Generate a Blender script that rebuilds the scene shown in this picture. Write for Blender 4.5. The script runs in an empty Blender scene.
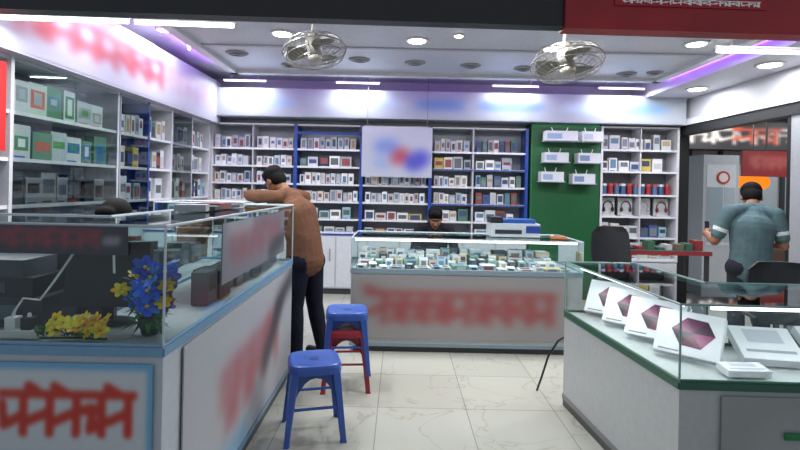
import bpy, math, random
import numpy as np
from mathutils import Vector, Matrix
from mathutils.bvhtree import BVHTree
R = random.Random(11)
sc = bpy.context.scene
sc.view_settings.view_transform = 'Standard'
PW = 0.64

# ------------------------------------------------------------------ helpers
def lin(c):
    o = []
    for v in c[:3]:
        v = max(0, min(255, v)) / 255.0
        o.append(v / 12.92 if v <= 0.04045 else ((v + 0.055) / 1.055) ** 2.4)
    return (o[0], o[1], o[2], 1.0)

_m = {}
def vcmat(rough=0.5, metal=0.0, noise=0.08, bump=0.0, nscale=30.0):
    k = ('vc', rough, metal, noise, bump, nscale)
    if k in _m: return _m[k]
    m = bpy.data.materials.new('painted_r%02d_m%02d' % (rough * 100, metal * 100)); m.use_nodes = True
    nt = m.node_tree; b = nt.nodes['Principled BSDF']
    a = nt.nodes.new('ShaderNodeAttribute'); a.attribute_name = 'Col'
    tc = nt.nodes.new('ShaderNodeTexCoord'); n = nt.nodes.new('ShaderNodeTexNoise')
    n.inputs['Scale'].default_value = nscale
    nt.links.new(tc.outputs['Object'], n.inputs['Vector'])
    mr = nt.nodes.new('ShaderNodeMapRange')
    mr.inputs['From Min'].default_value = 0.3; mr.inputs['From Max'].default_value = 0.7
    mr.inputs['To Min'].default_value = 1 - noise; mr.inputs['To Max'].default_value = 1.0
    nt.links.new(n.outputs['Fac'], mr.inputs['Value'])
    mx = nt.nodes.new('ShaderNodeVectorMath'); mx.operation = 'SCALE'
    nt.links.new(a.outputs['Color'], mx.inputs[0]); nt.links.new(mr.outputs['Result'], mx.inputs['Scale'])
    nt.links.new(mx.outputs[0], b.inputs['Base Color'])
    b.inputs['Roughness'].default_value = rough; b.inputs['Metallic'].default_value = metal
    if bump:
        bp = nt.nodes.new('ShaderNodeBump'); bp.inputs['Strength'].default_value = bump; bp.inputs['Distance'].default_value = 0.02
        nt.links.new(n.outputs['Fac'], bp.inputs['Height']); nt.links.new(bp.outputs['Normal'], b.inputs['Normal'])
    _m[k] = m
    return m

def emat(col, s):
    k = ('e', col, s)
    if k in _m: return _m[k]
    m = bpy.data.materials.new('light_emitter'); m.use_nodes = True
    nt = m.node_tree; nt.nodes.clear()
    e = nt.nodes.new('ShaderNodeEmission'); e.inputs['Color'].default_value = lin(col); e.inputs['Strength'].default_value = s
    o = nt.nodes.new('ShaderNodeOutputMaterial'); nt.links.new(e.outputs[0], o.inputs[0])
    _m[k] = m
    return m

def glassmat():
    if 'glass' in _m: return _m['glass']
    m = bpy.data.materials.new('clear_glass'); m.use_nodes = True
    nt = m.node_tree; nt.nodes.clear()
    t = nt.nodes.new('ShaderNodeBsdfTransparent'); t.inputs[0].default_value = (0.86, 0.93, 0.92, 1)
    g = nt.nodes.new('ShaderNodeBsdfGlossy'); g.inputs['Roughness'].default_value = 0.02; g.inputs['Color'].default_value = (.9, .95, .95, 1)
    f = nt.nodes.new('ShaderNodeFresnel'); f.inputs['IOR'].default_value = 1.5
    x = nt.nodes.new('ShaderNodeMixShader'); o = nt.nodes.new('ShaderNodeOutputMaterial')
    nt.links.new(f.outputs[0], x.inputs[0]); nt.links.new(t.outputs[0], x.inputs[1]); nt.links.new(g.outputs[0], x.inputs[2]); nt.links.new(x.outputs[0], o.inputs[0])
    _m['glass'] = m
    return m

class MB:
    def __init__(s): s.v = []; s.f = []; s.c = []; s.m = []
    def add(s, vs, fs, col, M=None, mi=0):
        b = len(s.v)
        for p in vs:
            p = Vector(p)
            s.v.append(tuple(M @ p) if M is not None else tuple(p))
        lc = lin(col)
        for f in fs:
            s.f.append(tuple(i + b for i in f)); s.c.append(lc); s.m.append(mi)
        return s
    def box(s, x0, x1, y0, y1, z0, z1, col, M=None, mi=0):
        vs = [(x0,y0,z0),(x1,y0,z0),(x1,y1,z0),(x0,y1,z0),(x0,y0,z1),(x1,y0,z1),(x1,y1,z1),(x0,y1,z1)]
        return s.add(vs, [(0,3,2,1),(4,5,6,7),(0,1,5,4),(1,2,6,5),(2,3,7,6),(3,0,4,7)], col, M, mi)
    def quad(s, a, b, c, d, col, M=None, mi=0):
        return s.add([a,b,c,d], [(0,1,2,3)], col, M, mi)
    def prism(s, pts, z0, z1, col, mi=0):
        n = len(pts)
        vs = [(p[0],p[1],z0) for p in pts] + [(p[0],p[1],z1) for p in pts]
        fs = [tuple(range(n))[::-1], tuple(range(n, 2*n))] + [(i,(i+1)%n,(i+1)%n+n,i+n) for i in range(n)]
        return s.add(vs, fs, col, None, mi)
    def cyl(s, p0, p1, r0, r1, col, n=16, M=None, mi=0):
        p0 = Vector(p0); p1 = Vector(p1); d = (p1-p0).normalized()
        u = d.orthogonal().normalized(); w = d.cross(u)
        vs = []
        for p, r in ((p0,r0),(p1,r1)):
            for i in range(n):
                a = 2*math.pi*i/n; vs.append(p + u*math.cos(a)*r + w*math.sin(a)*r)
        fs = [(i,(i+1)%n,(i+1)%n+n,i+n) for i in range(n)] + [tuple(range(n))[::-1], tuple(range(n,2*n))]
        return s.add(vs, fs, col, M, mi)
    def tube(s, pts, r, col, n=6, M=None, closed=False, mi=0):
        pts = [Vector(p) for p in pts]; k = len(pts); vs = []
        ref = None
        for i, p in enumerate(pts):
            if closed: d = pts[(i+1)%k] - pts[i-1]
            else: d = pts[min(i+1,k-1)] - pts[max(i-1,0)]
            d.normalize()
            if ref is None: ref = d.orthogonal().normalized()
            ref = (ref - d*ref.dot(d)).normalized(); w = d.cross(ref)
            rr = r[i] if isinstance(r, (list, tuple)) else r
            for j in range(n):
                a = 2*math.pi*j/n; vs.append(p + ref*math.cos(a)*rr + w*math.sin(a)*rr)
        fs = []
        for i in range(k if closed else k-1):
            a = i*n; b = ((i+1)%k)*n
            for j in range(n): fs.append((a+j, a+(j+1)%n, b+(j+1)%n, b+j))
        if not closed: fs += [tuple(range(n))[::-1], tuple(range((k-1)*n, k*n))]
        return s.add(vs, fs, col, M, mi)
    def ball(s, c, r, col, n=14, M=None, mi=0):
        c = Vector(c); r = (r,r,r) if not isinstance(r,(tuple,list)) else r
        m = n//2+1; vs = []
        for i in range(m+1):
            t = math.pi*i/m
            for j in range(n):
                a = 2*math.pi*j/n
                vs.append((c[0]+r[0]*math.sin(t)*math.cos(a), c[1]+r[1]*math.sin(t)*math.sin(a), c[2]+r[2]*math.cos(t)))
        fs = [(i*n+j, (i+1)*n+j, (i+1)*n+(j+1)%n, i*n+(j+1)%n) for i in range(m) for j in range(n)]
        return s.add(vs, fs, col, M, mi)
    def loft(s, rings, col, M=None, mi=0):
        n = len(rings[0]); vs = [p for r in rings for p in r]; fs = []
        for i in range(len(rings)-1):
            for j in range(n): fs.append((i*n+j, i*n+(j+1)%n, (i+1)*n+(j+1)%n, (i+1)*n+j))
        fs += [tuple(range(n))[::-1], tuple(range((len(rings)-1)*n, len(rings)*n))]
        return s.add(vs, fs, col, M, mi)
    def picture(s, o, u, v, w, h, img):
        """flat picture: o = lower-left corner, u,v unit dirs; img rows from bottom, sRGB 0-255"""
        ny, nx = img.shape[:2]; o = Vector(o); u = Vector(u); v = Vector(v); b = len(s.v)
        for j in range(ny+1):
            for i in range(nx+1): s.v.append(tuple(o + u*(w*i/nx) + v*(h*j/ny)))
        for j in range(ny):
            for i in range(nx):
                a = b + j*(nx+1)+i
                s.f.append((a, a+1, a+nx+2, a+nx+1)); s.c.append(lin(img[j,i])); s.m.append(0)
        return s
    def obj(s, name, mats=None, parent=None, smooth=False, bevel=0.0):
        me = bpy.data.meshes.new(name); me.from_pydata(s.v, [], s.f)
        at = me.color_attributes.new('Col', 'FLOAT_COLOR', 'CORNER')
        cnt = np.array([len(f) for f in s.f]); cols = np.repeat(np.array(s.c, dtype=np.float32), cnt, axis=0)
        at.data.foreach_set('color', cols.ravel())
        me.polygons.foreach_set('material_index', np.array(s.m, dtype=np.int32))
        if smooth: me.polygons.foreach_set('use_smooth', np.ones(len(s.f), dtype=bool))
        for m in (mats or [vcmat()]): me.materials.append(m)
        me.update()
        ob = bpy.data.objects.new(name, me); sc.collection.objects.link(ob)
        if bevel:
            bv = ob.modifiers.new('bevel', 'BEVEL'); bv.width = bevel; bv.segments = 2; bv.limit_method = 'ANGLE'
        if parent: ob.parent = parent
        return ob

def empty(name, loc=(0,0,0)):
    e = bpy.data.objects.new(name, None); e.location = loc; e.empty_display_size = 0.1
    sc.collection.objects.link(e); return e

def blur(img, k, it=3):
    for _ in range(it):
        for ax in (0,1):
            acc = np.zeros_like(img)
            for d in range(-k, k+1):
                idx = np.clip(np.arange(img.shape[ax]) + d, 0, img.shape[ax]-1)
                acc += np.take(img, idx, axis=ax)
            img = acc/(2*k+1)
    return img
def canvas(nx, ny, col):
    return np.ones((ny, nx, 3))*np.array(col, dtype=float)
def stroke(img, a, b, t, col):
    ny, nx = img.shape[:2]; yy, xx = np.mgrid[0:ny, 0:nx]
    a = np.array(a, float); b = np.array(b, float); d = b-a; L = max((d*d).sum(), 1e-6)
    q = np.clip(((xx-a[0])*d[0]+(yy-a[1])*d[1])/L, 0, 1)
    dist = np.hypot(xx-a[0]-q*d[0], yy-a[1]-q*d[1])
    img[dist < t] = col
def glyphs(img, x0, x1, y0, y1, n, col, t, seed, slope=0.0):
    r = random.Random(seed); w = (x1-x0)/n; h = y1-y0
    f = lambda x: slope*(x-x0)
    stroke(img, (x0, y1), (x1, y1+f(x1)), t, col)
    for i in range(n):
        a = x0+i*w; b = a+w*0.82; o = f(a)
        stroke(img, (b, y1+o), (b, y0+o), t, col)
        k = r.randint(0, 3)
        if k == 0:
            stroke(img,(a,y0+h*.5+o),(b,y0+h*.8+o),t,col); stroke(img,(a,y0+h*.5+o),(b,y0+h*.15+o),t,col)
        elif k == 1:
            stroke(img,(a,y0+h*.75+o),(a+w*.1,y0+h*.2+o),t,col); stroke(img,(a+w*.1,y0+h*.2+o),(b,y0+h*.45+o),t,col)
        elif k == 2:
            stroke(img,(a,y0+h*.6+o),(a+w*.5,y0+h*.65+o),t,col); stroke(img,(a+w*.5,y0+h*.65+o),(a+w*.35,y0+h*.1+o),t,col); stroke(img,(a+w*.35,y0+h*.1+o),(b,y0+h*.3+o),t,col)
        else:
            stroke(img,(a,y0+h*1.2+o),(a+w*.5,y1+o),t,col); stroke(img,(a,y0+h*.3+o),(b,y0+h*.55+o),t,col)

# ------------------------------------------------------------------ room shell
def floor_mat():
    m = bpy.data.materials.new('marble_tile'); m.use_nodes = True; nt = m.node_tree; b = nt.nodes['Principled BSDF']
    tc = nt.nodes.new('ShaderNodeTexCoord')
    br = nt.nodes.new('ShaderNodeTexBrick'); br.offset = 0.0; br.inputs['Scale'].default_value = 1.0
    br.inputs['Brick Width'].default_value = 0.6; br.inputs['Row Height'].default_value = 0.6; br.inputs['Mortar Size'].default_value = 0.003
    br.inputs['Color1'].default_value = lin((188,188,178)); br.inputs['Color2'].default_value = lin((181,181,171)); br.inputs['Mortar'].default_value = lin((140,139,133))
    mp = nt.nodes.new('ShaderNodeMapping'); mp.inputs['Location'].default_value = (0.12, 0.2, 0)
    nt.links.new(tc.outputs['Object'], mp.inputs[0]); nt.links.new(mp.outputs[0], br.inputs[0])
    n = nt.nodes.new('ShaderNodeTexNoise'); n.inputs['Scale'].default_value = 1.9; n.inputs['Detail'].default_value = 7; n.inputs['Distortion'].default_value = 0.9
    nt.links.new(tc.outputs['Object'], n.inputs[0])
    r = nt.nodes.new('ShaderNodeValToRGB'); e = r.color_ramp.elements
    e[0].position = 0.484; e[0].color = (1,1,1,1); e[1].position = 0.506; e[1].color = (1,1,1,1)
    x = r.color_ramp.elements.new(0.495); x.color = (0.8,0.77,0.72,1)
    nt.links.new(n.outputs['Fac'], r.inputs[0])
    n2 = nt.nodes.new('ShaderNodeTexNoise'); n2.inputs['Scale'].default_value = 1.1; nt.links.new(tc.outputs['Object'], n2.inputs[0])
    r2 = nt.nodes.new('ShaderNodeValToRGB'); r2.color_ramp.elements[0].color = (.88,.87,.85,1); r2.color_ramp.elements[1].color = (1,1,1,1)
    nt.links.new(n2.outputs['Fac'], r2.inputs[0])
    m1 = nt.nodes.new('ShaderNodeMix'); m1.data_type = 'RGBA'; m1.blend_type = 'MULTIPLY'; m1.inputs[0].default_value = 0.9
    nt.links.new(br.outputs['Color'], m1.inputs[6]); nt.links.new(r.outputs[0], m1.inputs[7])
    m2 = nt.nodes.new('ShaderNodeMix'); m2.data_type = 'RGBA'; m2.blend_type = 'MULTIPLY'; m2.inputs[0].default_value = 1
    nt.links.new(m1.outputs[2], m2.inputs[6]); nt.links.new(r2.outputs[0], m2.inputs[7])
    nt.links.new(m2.outputs[2], b.inputs['Base Color']); b.inputs['Roughness'].default_value = 0.13
    return m
MB().box(-3.1, 9.0, -1.5, 9.7, -0.1, 0, (180,180,170)).obj('floor', [floor_mat()])
WH = (200, 202, 208)
MB().box(-3.02, -2.92, 2.6, 7.3, 0, 3.0, WH).obj('wall_left')
MB().box(-2.92, 4.0, 7.2, 7.3, 0, 3.0, WH).obj('wall_back')
MB().box(-3.02, 9.0, 2.6, 9.7, 3.0, 3.1, (200,200,212)).obj('ceiling')
# dropped ceiling panel with purple cove light
cp = empty('dropped_ceiling_panel')
mb = MB(); mb.box(-2.1, 3.15, 3.0, 6.15, 2.88, 2.94, (205,206,214))
for X0, X1, Y0, Y1 in ((-2.1,3.15,6.05,6.15),(-2.1,-2.0,3.0,6.15),(3.05,3.15,3.0,6.15)):
    mb.box(X0, X1, Y0, Y1, 2.84, 2.88, (220,220,226))
mb.box(-2.0, 3.05, 4.95, 5.0, 2.865, 2.88, (185,185,196)); mb.box(-2.0, 3.05, 3.95, 3.99, 2.868, 2.88, (185,185,196))
mb.obj('panel', [vcmat(0.25)], cp)
mb = MB()
mb.box(-2.1, 3.15, 6.15, 6.19, 2.90, 2.95, (150,90,255)); mb.box(-2.14, -2.1, 3.1, 6.15, 2.90, 2.95, (150,90,255)); mb.box(3.15, 3.19, 3.1, 6.15, 2.90, 2.95, (150,90,255))
mb.obj('purple_led_strip', [emat((160,90,235), 3.0)], cp)
for (x,y,sx,sy,rz) in ((.52,6.3,5.2,.05,0),(-2.25,4.7,3.0,.05,math.pi/2),(3.24,4.7,3.0,.05,math.pi/2)):
    l = bpy.data.lights.new('cove_lamp','AREA'); l.shape='RECTANGLE'; l.size=sx; l.size_y=sy; l.energy=14; l.color=(.5,.16,1)
    lo = bpy.data.objects.new('cove_lamp',l); lo.location=(x,y,2.88); lo.rotation_euler=(math.pi,0,rz); lo.parent=cp; sc.collection.objects.link(lo)
MB().box(-1.9, 2.9, 3.2, 5.9, 2.94, 3.0, (200,200,205)).obj('hanger', None, cp)

# front header: black and red fascia, slightly skewed as the frontage is
mb = MB()
mb.prism([(-3.0,2.62),(.88,2.74),(.88,2.83),(-3.0,2.71)], 2.4, 3.0, (26,26,30))
mb.prism([(.88,2.72),(4.0,2.82),(4.0,2.92),(.88,2.83)], 2.385, 3.0, (160,20,28))
h = mb.obj('trim_1', [vcmat(0.4, noise=0.3, nscale=3)])
mb = MB(); img = canvas(120, 14, (160,20,28)); glyphs(img, 6, 114, 3, 9, 14, (225,225,225), 0.7, 4)
mb.picture((1.15,2.722,2.515), Vector((3.05,0.10,0)).normalized(), (0,0,1), .85, 0.06, img)
mb.obj('fascia_lettering', [vcmat(0.5, noise=0)], h)
mb = MB()
mb.box(3.9, 4.0, 2.95, 7.2, 2.5, 3.0, (190,190,196)); mb.box(3.86, 4.04, 2.95, 7.2, 2.42, 2.5, (215,215,220)); mb.box(3.88, 4.02, 2.95, 7.2, 2.3, 2.42, (28,28,30))
mb.obj('wall_right')
mb = MB(); mb.box(3.9, 4.04, 7.0, 7.2, 0, 2.3, (24,24,27)); mb.box(3.9, 4.04, 4.85, 5.0, 0, 2.3, (150,152,156)); mb.box(3.9, 4.06, 5.0, 5.05, 0, 2.3, (20,20,22)); mb.obj('trim_2')
MB().box(3.3, 3.9, 4.2, 7.2, 2.78, 3.0, (200,200,210)).obj('trim_3')
MB().box(4.0, 9.0, 9.6, 9.7, 0, 3.0, (120,125,130)).obj('wall_far')
MB().box(8.9, 9.0, 2.6, 9.6, 0, 3.0, (100,105,110)).obj('wall_far_right')

# ------------------------------------------------------------------ lamps
def downlight(x, y, z, r=0.085, power=26, lit=True):
    e = empty('recessed_downlight' if lit else 'ceiling_vent_disc', (x, y, z))  # unlit discs are dark round ceiling vents
    mb = MB()
    ring = [[(math.cos(2*math.pi*i/28)*q, math.sin(2*math.pi*i/28)*q, zz) for i in range(28)] for q, zz in ((r*1.3,0),(r*1.25,-.012),(r*1.0,-.014),(r*.98,-.004))]
    mb.loft(ring, (215,215,215) if lit else (160,160,168)); mb.obj('bezel', None, e, True)
    mb = MB(); mb.cyl((0,0,-.018),(0,0,-.012), r*.95, r*.95, (255,255,250) if lit else (165,165,172), 28)
    if not lit:
        for q in (.3,.55,.8): mb.tube([(math.cos(a)*r*q, math.sin(a)*r*q, -.019) for a in np.linspace(0,2*math.pi,20)[:-1]], .003, (110,110,115), 4, closed=True)
    mb.obj('lens', [emat((255,253,245), 7.0)] if lit else None, e)
    if lit:
        l = bpy.data.lights.new('lamp', 'AREA'); l.shape = 'DISK'; l.size = r*2; l.energy = power*PW; l.color = (.97,.99,1)
        lo = bpy.data.objects.new('lamp', l); lo.location = (0,0,-.03); lo.parent = e; sc.collection.objects.link(lo)
for x, y, p in ((-1.1,4.55,34),(0.13,4.68,34),(1.45,4.85,34),(2.7,4.6,34),(-1.1,3.5,26),(0.9,3.4,26),(2.4,3.5,26)):  # front row and far-right lamp are unseen, added for exposure
    downlight(x, y, 2.88, .085 if y > 4 else .07, p)
downlight(0.5, 4.5, 2.88, .04, 8)
for x, y in ((3.6,6.1),(3.6,4.9)): downlight(x, y, 2.78, .1, 20)
for x, y in ((-2.35,4.9),(-2.35,3.8)): downlight(x, y, 3.0, .06, 22)
for x in (-1.75,-0.47,0.14,0.76,1.38,2.62): downlight(x, 5.28+(x+1.75)*.13, 2.88, .09, 0, False)
for x in (-1.3, 2.0, 2.9): downlight(x, 5.75, 2.88, .07, 0, False)
downlight(6.0, 6.5, 3.0, .15, 60); downlight(5.6, 8.3, 3.0, .15, 60); downlight(7.4, 8.0, 3.0, .15, 60)

def tube_light(p0, p1, power, r=.014, s=7.0, rods=None):
    p0 = Vector(p0); p1 = Vector(p1); c = (p0+p1)/2; e = empty('led_tube_light', c); L = (p1-p0).length; d = (p1-p0)/L
    MB().cyl(p0-c, p1-c, r, r, (255,255,255), 10).obj('tube', [emat((250,252,255), s)], e)
    mb = MB(); up = Vector((0,0,r*1.6)); mb.cyl(p0-c+up-d*.01, p1-c+up+d*.01, r*.9, r*.9, (220,220,222), 8)
    if rods:
        for q in (p0-c+d*.1, p1-c-d*.1): mb.cyl(q, q+Vector((0,0,rods)), .005, .005, (200,200,200), 6)
    mb.obj('batten', None, e)
    if power:
        l = bpy.data.lights.new('lamp', 'AREA'); l.shape = 'RECTANGLE'; l.size = L; l.size_y = .03; l.energy = power*PW; l.color = (.95,.98,1)
        lo = bpy.data.objects.new('lamp', l); lo.location = (0,0,-r*1.5); lo.rotation_euler = (0,0,math.atan2(d.y,d.x)); lo.parent = e; sc.collection.objects.link(lo)
tube_light((-2.45,3.02,2.475), (-1.68,3.05,2.475), 18, rods=.5)
tube_light((-1.64,3.06,2.475), (-1.05,3.09,2.475), 12, rods=.4)
tube_light((2.2,3.5,2.5), (2.95,3.5,2.5), 14, rods=.38)
tube_light((-2.35,5.5,2.97), (-2.2,5.1,2.97), 5)
for a, b in ((-2.35,-1.8),(-.87,-.3),(1.2,1.8),(2.6,3.2)): tube_light((a,6.6,2.86), (b,6.6,2.86), 17, s=4, r=.01, rods=.14)

# ------------------------------------------------------------------ fans
def fan(x, y, z, ztop, tilt, yaw, r=.24):
    e = empty('ceiling_orbit_fan', (x, y, z))
    M = Matrix.Rotation(yaw, 4, 'Z') @ Matrix.Rotation(tilt, 4, 'X')
    mb = MB(); C = (150,148,142)
    for k in range(30):
        a = 2*math.pi*k/30
        for sg in (1,-1):
            mb.tube([M @ Vector((math.cos(a)*rr, math.sin(a)*rr, sg*zz)) for rr, zz in ((.05,.085),(r*.6,.08),(r*.9,.05),(r,0.0))], .002, C, 4)
    for rr, zz in ((r,0),(r*.9,.05),(r*.9,-.05),(r*.6,.08),(r*.6,-.08)):
        mb.tube([M @ Vector((math.cos(a)*rr, math.sin(a)*rr, zz)) for a in np.linspace(0,2*math.pi,33)[:-1]], .005 if zz==0 else .003, C, 5, closed=True)
    mb.obj('cage', [vcmat(.35,.4)], e)
    mb = MB()
    for k in range(3):
        base = 2*math.pi*k/3+.4
        g = []
        for i in range(7):
            q = .035 + (r*.86-.035)*i/6; half = .35+.35*math.sin(i/6*math.pi*.8)
            row = []
            for j in range(5):
                a = base + half*(j/4-.5)*1.6; row.append(M @ Vector((math.cos(a)*q, math.sin(a)*q, .03*(j/4-.5))))
            g.append(row)
        vs = [p for row in g for p in row]; mb.add(vs, [(i*5+j,i*5+j+1,i*5+j+6,i*5+j+5) for i in range(6) for j in range(4)], (120,116,104))
    mb.obj('blades', [vcmat(.3)], e, True)
    mb = MB(); mb.cyl(M@Vector((0,0,-.09)), M@Vector((0,0,-.05)), .04, .055, (180,176,166), 20); mb.cyl(M@Vector((0,0,-.05)), M@Vector((0,0,.1)), .055, .06, (150,147,140), 20); mb.cyl(M@Vector((0,0,.1)), M@Vector((0,0,.15)), .06, .03, (150,147,140), 20)
    mb.obj('motor', [vcmat(.4)], e, True)
    mb = MB(); j = M@Vector((0,0,.13)); mb.tube([j, j+Vector((0,0,.06)), (j.x*.4, j.y*.4, .26), (0,0,ztop-z-.02)], .014, (180,180,178), 8); mb.cyl((0,0,ztop-z-.03),(0,0,ztop-z), .05, .07, (200,200,198), 20)
    mb.obj('stem', [vcmat(.4)], e, True)
fan(-0.68, 3.85, 2.53, 2.88, math.radians(-14), math.radians(40), .245)
fan(1.15, 3.5, 2.39, 2.88, math.radians(-14), math.radians(14), .25)

# ------------------------------------------------------------------ shelving
def frameM(o, u, n, z=0):
    """local x along u, local y INTO the shelf (opposite n), z up, origin o"""
    u = Vector((u[0],u[1],0)); n = Vector((n[0],n[1],0))
    return Matrix(((u.x,-n.x,0,o[0]),(u.y,-n.y,0,o[1]),(0,0,1,z),(0,0,0,1)))
PALW = [(222,223,228),(205,208,213),(235,235,235),(186,192,198),(212,206,196),(170,176,186),(228,230,234)]
PALI = [(60,70,85),(120,130,140),(60,80,120),(140,70,70),(90,100,96),(170,150,110),(90,125,150),(190,192,196),(110,110,116)]
PALC = [(40,44,52),(200,178,90),(225,226,230),(80,125,105),(70,90,140),(235,235,235),(140,70,60),(28,30,34),(205,208,210),(150,190,200),(215,215,218),(190,190,194)]
PALG = [(70,140,90),(60,130,140),(150,160,160),(50,110,170),(190,90,60),(90,150,90)]
def fill(mb, M, L, z, hmax, style, dmax=.22):
    x = .03
    while True:
        inset = R.choice(PALI)
        if style == 'small': w = R.uniform(.055,.085); hh = R.uniform(.55,.74)*hmax; col = R.choice(PALW); gap = R.uniform(.004,.016)
        elif style == 'case': w = R.uniform(.06,.1); hh = R.uniform(.6,.8)*hmax; col = R.choice(PALC); gap = R.uniform(.006,.02)
        elif style == 'low': w = R.uniform(.09,.2); hh = R.uniform(.35,.6)*hmax; col = R.choice(PALC+PALW); gap = R.uniform(.01,.03)
        elif style == 'big': w = R.uniform(.12,.2); hh = R.uniform(.65,.88)*hmax; col = R.choice([(190,206,194),(206,210,210),(180,190,194),(90,140,110),(200,204,206)]); gap = R.uniform(.005,.02); inset = R.choice(PALG)
        elif style == 'dark': w = R.uniform(.11,.17); hh = R.uniform(.55,.8)*hmax; col = R.choice([(58,62,70),(80,84,92),(40,42,48),(150,154,160)]); gap = R.uniform(.004,.02); inset = R.choice([(95,100,110),(30,32,36)])
        elif style == 'mid': w = R.uniform(.08,.15); hh = R.uniform(.5,.8)*hmax; col = R.choice(PALC+PALW+PALW); gap = R.uniform(.006,.03)
        if x + w > L-.02: break
        d = R.uniform(.05, dmax*.7); y0 = R.uniform(.01,.05)
        mb.box(x, x+w, y0, y0+d, z+.0005, z+hh, col, M)
        a, b = (.12,.88) if style != 'small' else (.22,.78)
        t0 = R.uniform(.1,.45); t1 = R.uniform(.65,.9)
        mb.quad((x+w*a,y0-.0015,z+hh*t0),(x+w*b,y0-.0015,z+hh*t0),(x+w*b,y0-.0015,z+hh*t1),(x+w*a,y0-.0015,z+hh*t1), inset, M)
        if style == 'big': mb.quad((x+w*.3,y0-.002,z+hh*(t0+.1)),(x+w*.7,y0-.002,z+hh*(t0+.1)),(x+w*.7,y0-.002,z+hh*(t1-.08)),(x+w*.3,y0-.002,z+hh*(t1-.08)), R.choice(PALW+PALG), M)
        if R.random() < .5:
            mb.quad((x+w*.1,y0-.0016,z+hh*.04),(x+w*.7,y0-.0016,z+hh*.04),(x+w*.7,y0-.0016,z+hh*.09),(x+w*.1,y0-.0016,z+hh*.09), R.choice([(200,60,50),(60,90,180),(60,60,60)]), M)
        x += w+gap
def shelf_unit(name, o, u, n, L, depth, rows, top, divs, base, trim, back=(150,155,164), cabinet=True):
    M = frameM(o, u, n); e = empty(name)
    mb = MB(); mb.box(0, L, depth-.015, depth, base, top, back, M)
    for z in rows: mb.box(0, L, .0, depth-.015, z-.018, z, (200,202,207), M); mb.box(0, L, -.004, 0, z-.022, z+.004, (222,223,227), M)
    mb.box(0, L, 0, depth, top-.02, top, (214,214,219), M)
    mb.obj('boards', [vcmat(.35)], e)
    mb = MB()
    for dv in divs:
        x, c, w = dv; mb.box(x-w/2, x+w/2, -.012, depth-.02, base, top, c, M)
    mb.obj('uprights', [vcmat(.35)], e)
    if cabinet:
        mb = MB(); mb.box(0, L, .0, depth, .08, base, (200,204,208), M); mb.box(0, L, .03, depth, 0, .08, (60,62,66), M)
        k = max(1, round(L/.45)); w = L/k
        for i in range(k):
            mb.box(i*w+.01, (i+1)*w-.01, -.018, 0, .1, base-.04, (206,210,214), M); mb.box(i*w+w*.8, i*w+w*.84, -.035, -.018, base*.55, base*.75, (150,152,155), M)
        mb.box(0, L, -.02, depth, base-.02, base, trim, M); mb.obj('cabinet', [vcmat(.3)], e, bevel=.002)
    return M
BL = (36,72,155)
rowsB = [.86,1.04,1.28,1.52,1.76,2.0]
MBk = shelf_unit('display_shelf_unit', (-2.62,6.9), (1,0), (0,-1), 4.38, .295, rowsB, 2.34, [(.01,(210,210,214),.03),(1.17,BL,.045),(2.08,BL,.045),(3.03,BL,.045),(3.62,(190,192,198),.02),(4.36,BL,.04),(.58,(200,202,206),.012)], .84, BL)
mb = MB(); mb.box(1.2, 3.05, -.012, -.005, 2.2, 2.235, BL, MBk); mb.box(3.05,4.36,-.012,-.005,1.742,1.76,BL,MBk); mb.box(3.05,4.36,-.012,-.005,1.262,1.28,BL,MBk)
mb.obj('trim_4')
segs = [(0.02,.58,'small'),(.6,.56,'small'),(1.2,.86,'mid'),(2.11,.9,'small'),(3.06,.56,'mid'),(3.64,.7,'case')]
for x0, L, st in segs:
    mb = MB(); Mx = MBk @ Matrix.Translation((x0,0,0))
    for i, z in enumerate(rowsB[1:]):
        s2 = st
        if st == 'small' and i == 0: s2 = 'low'
        if st == 'mid' and i in (1,2,4): s2 = 'small'
        if st == 'case' and i in (0,3): s2 = 'mid'
        fill(mb, Mx, L, z, .22 if z < 2 else .25, s2)
    fill(mb, Mx, L, .86, .15, 'low')
    mb.obj('phone_accessory_boxes')
rowsL = [1.0,1.32,1.64,1.96]
UP = (208,208,213)
MLf = shelf_unit('display_shelf_unit', (-2.62,2.75), (0,1), (1,0), 4.1, .295, rowsL, 2.32, [(.02,UP,.03),(.6,UP,.03),(1.86,UP,.03),(1.9,(150,156,164),.02),(2.43,BL,.03),(2.95,UP,.03),(3.5,UP,.025),(4.08,UP,.03)], .98, (205,205,210))
sty = {0:['mid','dark','mid','big'],1:['mid','dark','big','big'],2:['case','mid','mid','small'],3:['mid','mid','case','case'],4:['low','case','small','mid'],5:['small','case','mid','small']}
for k, (x0, L) in enumerate([(.04,.54),(.62,1.22),(1.92,.49),(2.46,.47),(2.98,.5),(3.53,.5)]):
    mb = MB(); Mx = MLf @ Matrix.Translation((x0,0,0))
    for i, z in enumerate(rowsL): fill(mb, Mx, L, z, .29, sty[k][i])
    mb.obj('phone_boxes')
mb = MB()
for a, b in ((.62,1.24),(1.22,1.85),(1.92,2.42),(2.98,3.48)):
    mb.quad((a,-.02,1.0),(b,-.02,1.0),(b,-.02,2.3),(a,-.02,2.3),(255,255,255),MLf)
gd = mb.obj('glass_sliding_doors', [glassmat()]); gd.parent = bpy.data.objects['display_shelf_unit.001']
e = empty('red_light_box_sign', (-2.615,3.18,1.9))
MB().box(.0,.06,-.05,.05,-.22,.35,(210,20,20)).obj('case', None, e); MB().box(.005,.055,-.054,-.05,-.2,.33,(255,30,20)).obj('glow', [emat((255,40,30),1.5)], e)

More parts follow.
